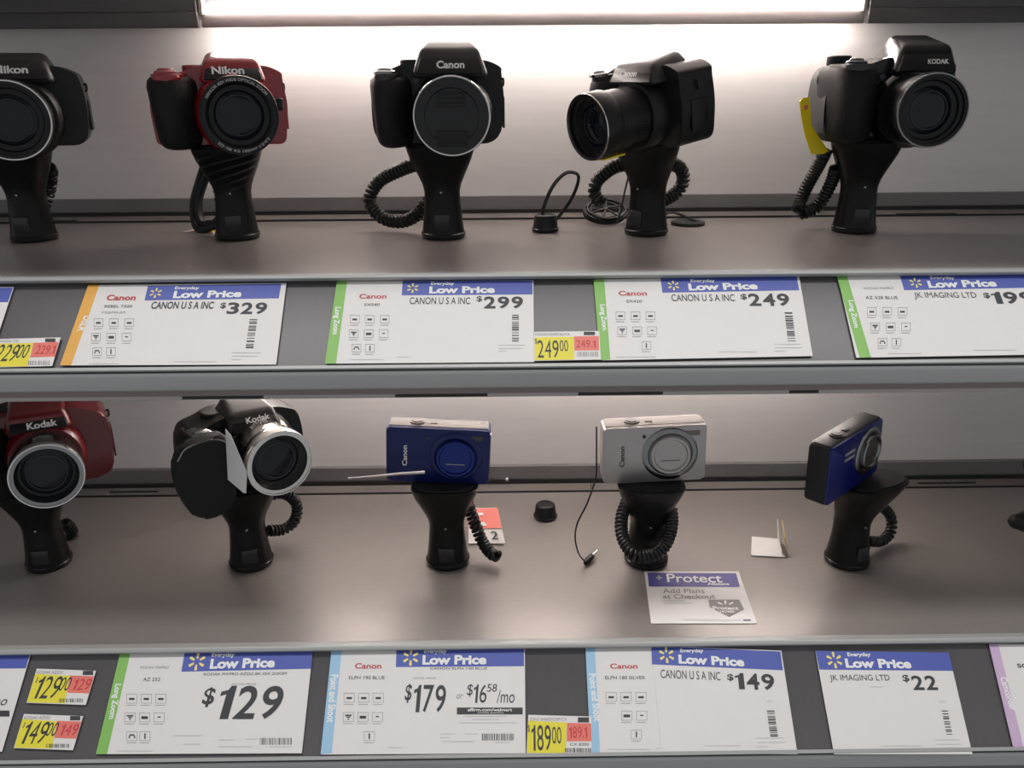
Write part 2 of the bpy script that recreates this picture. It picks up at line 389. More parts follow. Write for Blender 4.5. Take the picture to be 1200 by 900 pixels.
# ------------------------------------------------------------------ price labels
class Rail:
    def __init__(s, z, yf):
        s.o = Vector((0, yf, z-.0046)); s.up = Vector((0, math.sin(PH), math.cos(PH))); s.n = Vector((0, -math.cos(PH), math.sin(PH)))
    def uv(s, px, py):
        d = ray(px, py); t = s.o.dot(s.n)/d.dot(s.n); p = d*t-s.o
        return Vector((p.x, p.dot(s.up)))
RU, RL = Rail(ZU, YFU), Rail(ZL, YFL)
class Label:
    def __init__(s, rail, quad, name, label, cat, group=None, lift=.0009, m='paper'):
        """quad: pixel corners TL, TR, BR, BL of the label, laid into the rail's plane"""
        s.rail = rail; q = [rail.uv(*p) for p in quad]; s.bl = q[3]
        s.root = empty(name, rail.o+Vector((s.bl.x, 0, 0))+rail.up*s.bl.y+rail.n*lift, (R(90)-PH, 0, 0), label, cat, group)
        s.q = [p-s.bl for p in q]; s.lv = 0.0003
        pts = [tuple(s.q[i]) for i in (3, 2, 1, 0)]
        obj('paper', prism(pts, -.0003, 0, 'z'), M[m], s.root, smooth=False)
    def at(s, px, py): return s.rail.uv(px, py)-s.bl
    def quad(s, name, pix, m, h=.00012):
        pts = [tuple(s.at(*p)) for p in pix]
        return obj(name, prism(pts, 0.00001, h, 'z'), M[m], s.root, smooth=False)
    def text(s, t, x0, x1, yb, yt, m='ink', bold=0., shear=0., name='lettering', ybr=None, h=.0002, space=1.0):
        a = s.at(x0, yb); b = s.at(x1, ybr if ybr is not None else yb); c = s.at(x0, yt)
        e = b-a; hh = c.y-a.y; n = Vector((-e.y, e.x)).normalized()*hh
        return lettering(name, t, lambda u, v: (a.x+e.x*u+n.x*v, a.y+e.y*u+n.y*v, h), M[m], s.root, bold, shear, space)
    def vtext(s, t, p0, p1, wpx, m='wink', bold=.03, name='lettering'):
        """reads downward from p0 to p1; wpx is the glyph height in px to the right"""
        a = s.at(*p0); b = s.at(*p1); c = s.at(p0[0]+wpx, p0[1]); e = b-a; W = (c-a).length
        n = Vector((-e.y, e.x)).normalized()*W
        return lettering(name, t, lambda u, v: (a.x+e.x*u+n.x*v, a.y+e.y*u+n.y*v, .0002), M[m], s.root, bold)
    def bars(s, name, rects, m, h=.00015):
        """rects in px: (x0,x1,y0,y1) joined into one printed part"""
        bm = bmesh.new()
        for x0, x1, y0, y1 in rects:
            pts = [s.at(x0, y1), s.at(x1, y1), s.at(x1, y0), s.at(x0, y0)]
            bm.faces.new([bm.verts.new((p.x, p.y, h)) for p in pts])
        return tag(obj(name, bm, M[m], s.root, smooth=False), kind='stuff' if len(rects) > 1 else None)
    def spark(s, cx, cy, r, m='yel'):
        c = s.at(cx, cy); k = (s.at(cx+r, cy)-c).length
        bm = bmesh.new()
        for i in range(6):
            a = R(90+60*i); d = Vector((math.cos(a), math.sin(a))); n = Vector((-d.y, d.x)); w0, w1 = k*.10, k*.17
            P = [d*k*.36+n*w0, d*k*.36-n*w0, d*k*.92-n*w1, d*k*1.02-n*w1*.5, d*k*1.02+n*w1*.5, d*k*.92+n*w1]
            bm.faces.new([bm.verts.new((c.x+p.x, c.y+p.y, .0003)) for p in P])
        return obj('spark_emblem', bm, M[m], s.root, smooth=False)
    def header(s, TL, TR, BR, BL, m='hblue', words=True, cap=True, spark='yel', tx=None):
        s.quad('header_band', [BL, BR, TR, TL], m)
        if not words: return
        x0 = BL[0]; hh = BL[1]-TL[1]
        sl = (BR[1]-BL[1])/(BR[0]-BL[0])
        cx = x0+hh*.78; mid = (TL[1]+BL[1])/2
        s.spark(cx, mid, hh*.42, spark)
        a = x0+hh*1.55 if tx is None else tx[0]; bb = x0+hh*5.3 if tx is None else tx[1]
        yb = BL[1]-hh*.10+sl*(a-x0)
        s.text('Low Price', a, bb, yb, yb-hh*.50, 'wink', bold=.045, name='header_lettering', ybr=yb+sl*(bb-a), h=.0003)
        yb2 = yb-hh*.55
        s.text('Everyday', a+2, a+(bb-a)*.38, yb2, yb2-hh*.27, 'wink', bold=.03, name='header_lettering', h=.0003)
    def stripe(s, quad, m, word, p0, p1, wpx):
        TL, TR, BR, BL = quad
        s.quad('side_stripe', [BL, BR, TR, TL], m)
        s.vtext(word, p0, p1, wpx)
    def icons(s, x0, y0, dx, dy, rows, lean=0, size=9.5, kinds=None):
        """grid of outlined feature icons, flat print"""
        out, gly = [], []
        for r, cols in enumerate(rows):
            for c in cols:
                X = x0+dx*c+lean*r; Y = y0+dy*r; w = size/2*1.15; h = size/2; e = .45
                out += [(X-w, X+w, Y-h, Y-h+e), (X-w, X+w, Y+h-e, Y+h), (X-w, X-w+e, Y-h, Y+h), (X+w-e, X+w, Y-h, Y+h)]
                out += [(X-w, X+w*.8, Y+h+2, Y+h+2.6)]
                if r == 0: gly += [(X-w*.5, X+w*.5, Y-h*.15, Y+h*.3)]
                elif r == 1 and c == 0: gly += [(X-w*.6, X+w*.6, Y-h*.5, Y-h*.2), (X-w*.35, X+w*.35, Y-.1*h, Y+h*.15), (X-w*.12, X+w*.12, Y+h*.3, Y+h*.6)]
                elif r == 1 and c == 1: gly += [(X-w*.6, X+w*.6, Y-h*.25, Y+h*.35)]
                elif r == 1: gly += [(X-w*.3, X+w*.3, Y-h*.2, Y+h*.05)]
                elif c < 1: gly += [(X-w*.6, X-w*.35, Y-.05*h, Y+h*.4), (X-w*.45, X+w*.45, Y-h*.4, Y-h*.1), (X+w*.35, X+w*.6, Y-.05*h, Y+h*.4)]
                else: gly += [(X-w*.13, X+w*.13, Y-h*.6, Y+h*.6)]
        s.bars('icon_frames', out, 'grey'); s.bars('icon_glyphs', gly, 'ink')
    def vbarcode(s, x0, x1, y0, y1, lean=0):
        rn = random.Random(int(x0)); y = y0; rects = []
        while y < y1:
            h = rn.choice((.7, 1.1, 1.7)); l = lean*(y-y0)/(y1-y0)
            rects.append((x0+l, x1+l, y, y+h)); y += h+rn.choice((.8, 1.2, 2.2))
        s.bars('barcode', rects, 'ink')
    def hbarcode(s, x0, x1, y0, y1, m='ink'):
        rn = random.Random(int(x0)); x = x0; rects = []
        while x < x1:
            w_ = rn.choice((.5, .8, 1.2)); rects.append((x, x+w_, y0, y1)); x += w_+rn.choice((.6, .9, 1.5))
        s.bars('barcode', rects, m)
    def fine(s, rects): s.bars('fine_print', [(a, b, y, y+.7) for a, b, y in rects], 'lgrey')

GP = 'blue headed paper price labels along the shelf rails'
GR = [[0, 1, 2], [0, 1, 2], [.25, 1.15]]
# upper rail ------------------------------------------------
L = Label(RU, [(-60, 338), (17, 337), (-14, 431), (-92, 431)], 'price_label', 'mostly cropped blue headed price label at the far left of the upper rail', 'price label', GP)
L.header((-57, 339), (16, 338), (10, 355), (-63, 356), words=False)
L = Label(RU, [(106, 335), (336, 332.5), (324, 428), (73, 429)], 'price_label', 'long price label with an orange side stripe, price 329', 'price label', GP)
L.stripe([(104, 335), (117, 335), (84, 429), (71, 429)], 'orange', 'DSLR', (99.5, 371), (91, 389), 8)
L.text('Canon', 125, 159, 353, 346.5, 'redink', bold=.03, name='brand_lettering')
L.text('REBEL T500', 123, 155, 361.5, 358.5, 'ink'); L.text('PREMIUM', 120, 147, 368.5, 366, 'grey')
L.icons(116, 379, 18, 17, GR, lean=-3)
L.header((174, 336), (330, 333.5), (327, 350.5), (170, 353), tx=(203, 283))
L.text('CANON U S A INC', 177, 250, 363, 354.5, 'ink', bold=.02)
L.text('$', 258, 264.5, 363, 355.5, 'ink', bold=.02); L.text('329', 265.5, 312, 369, 355.5, 'ink', bold=.035)
L.vbarcode(293, 302, 375, 410, -5)
L.fine([(272, 306, 414), (272, 303, 418), (272, 283, 422), (205, 255, 424.5), (105, 140, 427)])
L = Label(RU, [(396, 330.5), (625, 329.5), (626, 425), (382, 427)], 'price_label', 'long green striped price label, price 299, under the large straight facing camera', 'price label', GP)
L.stripe([(395, 331), (407, 331), (394, 427), (381, 427)], 'green', 'Long Zoom', (391.5, 361), (388, 393), 8.5)
L.text('Canon', 421, 453, 351, 345.5, 'redink', bold=.02, name='brand_lettering')
L.text('SX540', 427, 445, 359.5, 356.5, 'ink')
L.icons(416, 375, 17.5, 17, GR, lean=-1.2)
L.header((472, 330.5), (624, 330), (624, 346), (471, 347), tx=(503, 580))
L.text('CANON U S A INC', 480, 551, 357.5, 349.5, 'ink', bold=.006); L.text('$', 558.5, 565, 355, 348, 'ink', bold=.02)
L.text('299', 567, 613, 362.5, 348.5, 'ink', bold=.035)
L.vbarcode(600, 608, 370, 402); L.fine([(584, 615, 405), (584, 613, 409), (584, 593, 412), (465, 480, 419), (410, 450, 422)])
L = Label(RU, [(626, 390), (702, 389), (704, 422.5), (626, 424)], 'price_tag', 'yellow and red price tag reading 249.00 on the upper rail', 'price tag', 'small yellow and red price tags', .0012)
L.quad('yellow_panel', [(626.5, 423.5), (673, 422.5), (672, 396), (626.5, 396.5)], 'tyel')
L.quad('red_panel', [(673, 412), (702, 411.5), (701.5, 395), (672.3, 395.5)], 'tred')
L.text('$', 626.8, 629.5, 405, 398, 'ink'); L.text('249', 630, 655, 420.5, 400, 'ink', bold=.0); L.text('00', 656, 666, 413, 400, 'ink')
L.text('249.1', 675, 698, 408.5, 400, 'redink'); L.text('CANON SX420 BLACK', 627, 668, 394.5, 391.5, 'grey')
L.bars('logo_block', [(684, 697, 390, 394)], 'ink'); L.hbarcode(676, 700, 413.5, 419, 'grey')
L = Label(RU, [(697, 328.5), (936, 324), (952, 418), (706, 423)], 'price_label', 'long green striped price label, price 249, beside the yellow tag', 'price label', GP)
L.stripe([(695.5, 329), (708, 329), (715, 422), (703, 423)], 'green', 'Long Zoom', (701, 358), (704, 388), 8)
L.text('Canon', 725, 758, 347.5, 342, 'redink', bold=.02, name='brand_lettering'); L.text('SX420', 734, 752, 355.5, 352.5, 'ink')
L.icons(727, 371, 17.5, 17.5, [[0, 1, 2], [0, 1, 2], [1.5]], lean=2)
L.header((774, 327.5), (933, 324.5), (936, 341), (776, 344), tx=(807, 888))
L.text('CANON U S A INC', 787, 861, 354, 346, 'ink', bold=.006); L.text('$', 868, 875.5, 352.5, 345.5, 'ink', bold=.02)
L.text('249', 878, 926, 359.5, 345, 'ink', bold=.035)
L.vbarcode(919, 928, 367, 401, 4); L.fine([(907, 938, 404), (908, 940, 408), (907, 920, 412), (842, 887, 413), (722, 768, 419)])
L = Label(RU, [(981, 324), (1262, 320), (1290, 415), (1003, 420)], 'price_label', 'green striped price label, price 199, running off the right of the upper rail', 'price label', GP)
L.stripe([(980, 324.5), (992, 324), (1020, 419.5), (1007, 420)], 'green', 'Long Zoom', (991.5, 353), (998.5, 385), 8)
L.text('KODAK PIXPRO', 1012, 1047, 340, 337.5, 'grey'); L.text('AZ 528 BLUE', 1014, 1052, 351.5, 348, 'ink')
L.icons(1021, 366, 18, 18, GR, lean=4)
L.header((1054, 324), (1254, 320.5), (1259, 337), (1059, 341), tx=(1088, 1168))
L.text('JK IMAGING LTD', 1072, 1145, 352, 343.5, 'ink'); L.text('$', 1153, 1160.5, 351, 344, 'ink', bold=.02)
L.text('199', 1164, 1213, 357, 343, 'ink', bold=.035)
L.fine([(1140, 1190, 411), (1040, 1080, 415)])
L = Label(RU, [(-25, 399), (72, 396.5), (62, 430), (-37, 432.5)], 'price_tag', 'yellow and red price tag cropped by the left edge, upper rail', 'price tag', 'small yellow and red price tags', .0012)
L.quad('yellow_panel', [(-36, 431.5), (33, 430.5), (40, 403), (-27, 404.5)], 'tyel')
L.quad('red_panel', [(36.5, 420), (65.5, 419), (69.5, 402), (40.3, 403)], 'tred')
L.text('$229', -18, 18, 428, 405, 'ink', shear=.25); L.text('00', 19, 32, 421, 405, 'ink', shear=.2)
L.text('229.1', 42, 64, 416, 406, 'redink'); L.bars('logo_block', [(54, 66, 398, 402)], 'ink'); L.hbarcode(34, 60, 424, 429, 'grey')
L.text('CANON T5I', -5, 22, 402.5, 399.5, 'grey')
# lower rail ------------------------------------------------
L = Label(RL, [(-110, 763), (38, 762), (3, 881), (-150, 883)], 'price_label', 'cropped blue headed price label at the far left of the lower rail', 'price label', GP)
L.header((-108, 764), (37, 762), (31, 783.5), (-115, 785), words=False)
L.text('/mo', -16, 8, 827, 816, 'ink', shear=.2); L.bars('affirm_bar', [(-60, 12, 833, 840)], 'ink')
def small_tag(x, y, price, label):
    f = lambda a, b: (x+a-(b*.30), y+b)
    L = Label(RL, [f(4, 0), f(74, 2.5), f(74, 42.5), f(4, 40)], 'price_tag', label, 'price tag', 'small yellow and red price tags', .0012)
    L.quad('yellow_panel', [f(4.5, 39.5), f(49, 40.5), f(45, 8.5), f(4.3, 6)], 'tyel')
    L.quad('red_panel', [f(48, 28), f(73.6, 29), f(73.6, 9), f(45.2, 8)], 'tred')
    L.text('$', x+2, x+4.5, y+17, y+10, 'ink', shear=.3)
    L.text(price, x+1, x+29, y+35, y+9, 'ink', shear=.3); L.text('00', x+29, x+42, y+26, y+10, 'ink', shear=.3)
    L.text(price, x+46, x+66, y+25, y+12, 'redink', shear=.2); L.bars('logo_block', [(x+58, x+70, y+2.5, y+7.5)], 'ink')
    L.text('KODAK AZ252', x+4, x+34, y+6, y+2.5, 'grey'); L.hbarcode(x+30, x+58, y+35, y+39.5)
    return L
small_tag(40, 784, '129', 'yellow and red price tag reading 129.00, upper of the two on charcoal')
small_tag(25, 837, '149', 'yellow and red price tag reading 149.00, lower of the two on charcoal')
L = Label(RL, [(150, 763), (367, 761), (354, 883), (114, 884)], 'price_label', 'long green striped price label with big slanted price 129', 'price label', GP)
L.stripe([(142, 763), (154, 763), (126, 884), (113, 884)], 'green', 'Long Zoom', (134, 802), (126, 843), 9)
L.text('KODAK PIXPRO', 165, 198, 784, 781, 'grey'); L.text('AZ 252', 168, 188, 798.5, 794.5, 'ink')
L.icons(155, 819, 17, 22, GR, lean=-2, size=11)
L.header((217, 764), (367, 761.5), (365, 784), (213, 787.5), tx=(246, 322))
L.text('KODAK PIXPRO AZ252 BK 25X ZOOM', 239, 336, 792, 789, 'ink', ybr=791); L.text('INITIAL PRICE', 272, 300, 803, 801, 'grey')
L.text('$', 236, 250, 829, 806, 'ink', bold=.02, shear=.1); L.text('129', 254, 329, 843, 804, 'ink', bold=.02, shear=.12)
L.hbarcode(305, 342, 865, 873); L.fine([(257, 275, 867), (288, 303, 866), (257, 296, 875), (316, 342, 875), (205, 238, 862), (215, 235, 872), (137, 180, 880)])
L = Label(RL, [(391, 759.5), (615, 758.5), (616, 883), (377, 884.5)], 'price_label', 'light blue striped price label with price 179 or 16.58 a month', 'price label', GP)
L.stripe([(389, 760), (401, 760), (389, 883), (376, 884)], 'sky', 'Point and Shoot', (388, 791), (383, 847), 9)
L.text('Canon', 416, 447, 784, 777.5, 'redink', bold=.02, name='brand_lettering'); L.text('ELPH 190 BLUE', 409, 451, 796.5, 792.5, 'ink')
L.icons(409.5, 818, 17, 22.5, [[0, 1, 2], [0, 1, 2], [1.5]], lean=-1, size=11)
L.header((465, 759.5), (614, 758.5), (614, 781), (464, 782), tx=(495, 570))
L.text('CANON ELPH 190 BLUE', 504, 571, 785, 782.3, 'ink'); L.text('INITIAL PRICE', 484, 511, 796, 794, 'grey')
L.text('$', 474, 482, 824, 802, 'ink', bold=.015, shear=.1); L.text('179', 484, 522, 835, 803, 'ink', bold=.01, shear=.05)
L.text('or', 535, 543, 819, 814, 'grey', shear=.3)
L.text('$', 547, 554, 817, 802, 'ink', shear=.1); L.text('16', 555, 570, 824, 802.5, 'ink', shear=.1); L.text('58', 570.5, 582.5, 811, 802, 'ink', shear=.1)
L.text('/mo', 582, 603, 824, 809, 'ink', shear=.15)
L.bars('affirm_bar', [(535.5, 612.5, 829.5, 837.5)], 'ink'); L.text('affirm.com/walmart', 548, 600, 833.8, 830.3, 'wink', bold=.02); L.text('monthly payments', 560, 590, 836.8, 834.6, 'wink')
L.hbarcode(565, 602, 860, 868); L.fine([(545, 594, 839.5), (553, 585, 843), (538, 606, 847), (516, 534, 860), (545, 560, 860), (516, 527, 864.5), (518, 556, 869), (580, 598, 870), (455, 472, 876)])
L = Label(RL, [(619, 838), (693, 840), (693, 884), (617, 883)], 'price_tag', 'yellow and red price tag reading 189.00 on the lower rail', 'price tag', 'small yellow and red price tags', .0012)
L.quad('yellow_panel', [(617.5, 882.5), (663, 883.5), (664, 847), (619, 845)], 'tyel'); L.quad('red_panel', [(664, 869), (693, 869), (692.6, 848), (664.3, 847.5)], 'tred')
L.text('$', 618.5, 621, 859, 850, 'ink'); L.text('189', 623, 646, 880, 850, 'ink', bold=.0); L.text('00', 647, 658, 872, 852, 'ink')
L.text('189.1', 667, 688, 865, 852, 'redink'); L.text('SONY HANDYCAM CX', 621, 664, 845, 841.5, 'grey'); L.bars('logo_block', [(677, 690, 841, 847)], 'ink')
L.text('CX $200', 668, 690, 874.5, 871, 'ink'); L.hbarcode(662, 692, 877, 882)
L = Label(RL, [(687, 759), (775, 759), (787, 883), (697, 883)], 'price_label', 'light blue striped feature panel beside the tilted 149 price label', 'price label', GP)
L.stripe([(686, 759.5), (697, 759.5), (703, 883), (692, 884)], 'sky', 'Point and Shoot', (690, 790), (696, 846), 8)
L.text('Canon', 715, 747, 784, 778, 'redink', bold=.02, name='brand_lettering'); L.text('ELPH 180 SILVER', 709, 756, 796.5, 792.5, 'ink')
L.icons(716, 817, 17.5, 22, [[0, 1, 2], [1, 2], [1.6]], lean=.8, size=11)
L.fine([(712, 762, 878), (768, 785, 877)])
L = Label(RL, [(763, 757), (915, 763), (934, 884), (775, 884)], 'price_label', 'tilted blue headed price label with price 149', 'price label', GP, lift=.0013)
L.header((763, 757.5), (914, 764), (917, 786), (764, 779), tx=(795, 872))
L.text('CANON U S A INC', 774, 844, 795, 785, 'ink', ybr=798); L.text('$', 852, 859.5, 798.5, 790, 'ink', bold=.02, ybr=799)
L.text('149', 862, 908, 808, 789, 'ink', bold=.03, ybr=809.5)
L.vbarcode(898, 907, 833, 862, 4); L.fine([(886, 918, 865), (887, 920, 870), (886, 900, 875), (825, 868, 874), (898, 905, 822)])
L = Label(RL, [(955, 763), (1111, 765), (1139, 884), (977, 884)], 'price_label', 'blue headed price label without a side stripe, price 22', 'price label', GP)
L.header((955, 763), (1111, 765), (1116, 786.5), (960, 785), tx=(991, 1068))
L.text('JK IMAGING LTD', 973, 1043, 800, 791, 'ink'); L.text('$', 1058, 1066, 800, 791, 'ink', bold=.02); L.text('22', 1070, 1099, 809, 792, 'ink', bold=.03)
L.vbarcode(1103, 1110, 833, 863, 6); L.fine([(1094, 1123, 867), (1096, 1126, 872), (1094, 1105, 877), (1032, 1080, 874), (1100, 1108, 822), (1018, 1035, 805)])
L = Label(RL, [(1160, 755), (1330, 756), (1365, 877), (1187, 878)], 'price_label', 'lilac striped price label cut off by the right edge', 'price label', GP)
L.stripe([(1158, 755), (1169, 755), (1199, 877), (1187, 878)], 'lilac', 'Camcorder', (1171, 794), (1183, 833), 8)
L.text('SONY', 1192, 1222, 783, 778, 'ink', bold=.02, name='brand_lettering')

# ------------------------------------------------------------------ camera stands
def ring(bm, z, rx, ry, cy, n=40, p=2.3, cx=0.0):
    vs = []
    for k in range(n):
        a = 2*math.pi*k/n; c, s = math.cos(a), math.sin(a)
        vs.append(bm.verts.new((cx+rx*math.copysign(abs(c)**(2/p), c), cy+ry*math.copysign(abs(s)**(2/p), s), z)))
    return vs
def loft(rings):
    bm = rings[0]; rs = rings[1]
    for a, b in zip(rs, rs[1:]):
        n = len(a)
        for k in range(n): bm.faces.new((a[k], a[(k+1) % n], b[(k+1) % n], b[k]))
    bm.faces.new(rs[0]); bm.faces.new(rs[-1]); return bm
GST = 'black flared camera stands'
SHH = .0775
def stand(px, py, z, yaw, label, h=SHH, wide=1.0, bands=False, off=0.0):
    p = on_z(px, py, z)
    root = empty('camera_stand', (p.x, p.y, z), (0, 0, R(yaw)), label, 'camera stand', GST)
    k = h/.0775
    secs = [(0, 17.6, 17.6, 0), (.6, 18.4, 18.4, 0), (4, 18.6, 18.6, 0), (7, 18.0, 18.0, 0), (14, 17.0, 17.0, 0), (24, 16.0, 15.6, 0), (34, 15.2, 14.6, 0),
            (40, 15.2, 14.2, 0), (46, 16.6, 14.4, -.4), (53, 19.6, 15, -1.4), (60, 22.8, 16.2, -2.6), (67, 25.8, 17.6, -4), (73, 27.8, 18.8, -5), (76.8, 28.6, 19.4, -5.5), (77.5, 28.0, 18.8, -5.5)]
    bm = bmesh.new(); rs = []
    for z_, rx, ry, cy in secs:
        pw = 2.0 if z_ < 30 else min(3.0, 2.0+(z_-30)*.03)
        w_ = wide if z_ > 50 else 1
        rs.append(ring(bm, z_*k/1000, rx*w_/1000, ry/1000, cy/1000, p=pw, cx=off*max(0, z_-42)/35.5))
    obj('column', loft((bm, rs)), M['stand'], root)
    obj('foot_ring', lathe([(.0186, .0018), (.0192, .0024), (.0192, .0046), (.0186, .0052)], 40), M['gloss'], root)
    obj('front_sheen', nb(-.0065, .0065, -.0179, -.0155, .0085, .022, bev=.0012), M['sheen'], root)  # paler panel added as the highlight on the base
    obj('screw', lathe([(.0012, 0), (.0014, .0004), (.0010, .0012), (0, .0014)], 12, 'y', 0, -.0146*1.0, .040*k), M['dchrome'], root)
    obj('rubber_pad', loft((lambda b_: (b_, [ring(b_, SHH*k-.0002, .025*wide, .0160, -.0055, p=3, cx=off), ring(b_, SHH*k+.0012, .0245*wide, .0155, -.0055, p=3, cx=off)]))(bmesh.new())), M['rubber'], root)
    if bands:
        # dark cord wound diagonally round the flared neck
        bm = bmesh.new()
        for i in range(6):
            z0 = .034+i*.0065; pts = []
            for j in range(15):
                a = -math.pi*.08-j*math.pi*.84/14; zz = z0+.016*(j/14)
                if zz > .073: break
                r_ = .0152+max(0, zz-.044)*.42
                pts.append((-r_*math.cos(a)*1.0, r_*.93*math.sin(a)-max(0, zz-.045)*.30, zz))
            if len(pts) > 2: tube(pts, .0011, 6, bm)
        obj('wound_cord', bm, M['cord'], root)
    return root, Vector((p.x, p.y, z+h+.0012))
def cord(parent, pts_px, R0=.0042, rw=.0018, turns=26, z=None, name='coiled_cord'):
    """pts: (px, py, world y) -> world points; made local to the stand"""
    mw = Matrix.LocRotScale(parent.location, parent.rotation_euler, None).inverted()
    pts = [mw @ on_y(a, b, c) for a, b, c in pts_px]
    return obj(name, coil(pts, R0, rw, turns), M['cord'], parent)
def plain(parent, pts_px, r=.0012, name='cable', m='cord'):
    mw = Matrix.LocRotScale(parent.location, parent.rotation_euler, None).inverted()
    pts = [mw @ on_y(a, b, c) for a, b, c in pts_px]
    return obj(name, tube(spline(pts, 10), r, 8), M[m], parent)

# ------------------------------------------------------------------ lens, shared by the large cameras
def lens(root, x, z, y0, r, length, ringm='black', rimm='dchrome', bezel=.0035, taper=.93, words=None, cap=False, glassr=.80):
    """barrel grows toward -y from y0"""
    rb = r*taper
    g = lambda n, prof, m, par=root, **k: obj(n, lathe(prof, 56, 'y', x, y0, z, closed=False, **k), M[m], par)
    bar = g('lens_barrel', [(rb*1.06, -.004), (rb*1.06, .004), (rb*.97, .0055), (rb*.97, length*.45), (rb, length*.46), (rb, length*.70), (r*.985, length*.72), (r, length*.74), (r, length-.002), (r-.001, length), (r-bezel, length), (r-bezel, length-.004), (rb*.78, length-.008), (rb*.78, length-.016), (0, length-.016)], ringm)
    bm = bmesh.new()
    for k in range(60):   # knurling
        a = 2*math.pi*k/60; ca, sa = math.cos(a), math.sin(a)
        for s_ in (0,):
            q = [Vector((ca*(rb*.975)-sa*w_, 0, sa*(rb*.975)+ca*w_)) for w_ in (-.0005, .0005)]
            q2 = [v*1.012 for v in q]
            pts = [(x+v.x, y0-h_, z+v.z) for h_ in (.012, length*.42) for v in (q[0], q[1], q2[1], q2[0])]
            vs = [bm.verts.new(p) for p in pts]
            for f in ((0, 1, 5, 4), (1, 2, 6, 5), (2, 3, 7, 6), (3, 0, 4, 7), (0, 3, 2, 1), (4, 5, 6, 7)): bm.faces.new([vs[i] for i in f])
    if length > .03: obj('grip_ribs', bm, M[ringm], bar)
    else: bm.free()
    g('rim', [(r-.0016, length), (r-.0014, length+.0010), (r-.0004, length+.0010), (r-.0002, length)], rimm)
    if cap:
        c = g('lens_cap', [(r-.0016, length-.001), (r-.0016, length+.0012), (r-.004, length+.0018), (r*.70, length+.0014), (r*.68, length+.0008), (0, length+.0008)], 'gloss')
        obj('cap_grip', prism(rounded([(x-r*.38, z+r*.22), (x+r*.38, z+r*.22), (x+r*.36, z+r*.60), (x-r*.36, z+r*.60)], .002), y0-length-.0026, y0-length-.0004, bev=.0004), M['black'], c)
        obj('cap_grip', prism(rounded([(x-r*.38, z-r*.75), (x+r*.38, z-r*.75), (x+r*.42, z-r*.36), (x-r*.42, z-r*.36)], .002), y0-length-.0026, y0-length-.0004, bev=.0004), M['black'], c)
        for i in range(3):
            obj('cap_rib', nb(x-r*.34, x+r*.34, y0-length-.0032, y0-length-.002, z+r*(.28+.1*i), z+r*(.31+.1*i)), M['gloss'], c)
    else:
        g('inner_ring', [(r-bezel, length-.0036), (r*glassr, length-.0045), (r*glassr*.96, length-.0070), (r*glassr*.80, length-.0078), (r*glassr*.78, length-.011)], 'black')
        g('retaining_ring', [(r*glassr*.66, length-.0072), (r*glassr*.64, length-.0064), (r*glassr*.62, length-.0064), (r*glassr*.60, length-.0085)], 'tint')
        gl = []
        for k in range(9):
            a = k/8; gl.append((r*glassr*.86*(1-a), length-.0095+.005*(1-(1-a)**2)))
        g('front_glass', gl, 'glass')
        if words:
            for wd, a0, a1 in words:
                arc_text('ring_lettering', wd, x, y0-length-.0002+.0000, z, r-bezel*.95, bezel*.5, a0, a1, M['lgrey'], root)
    return bar

def on_face(name, s, x0, x1, z0, z1, y, m, parent, bold=.03, yt=None, shear=0):
    """upright lettering on a front face at depth y (yt: depth at its top)"""
    yt = y if yt is None else yt
    return lettering(name, s, lambda a, b: (x0+(x1-x0)*a, y+(yt-y)*b, z0+(z1-z0)*b), m, parent, bold, shear)

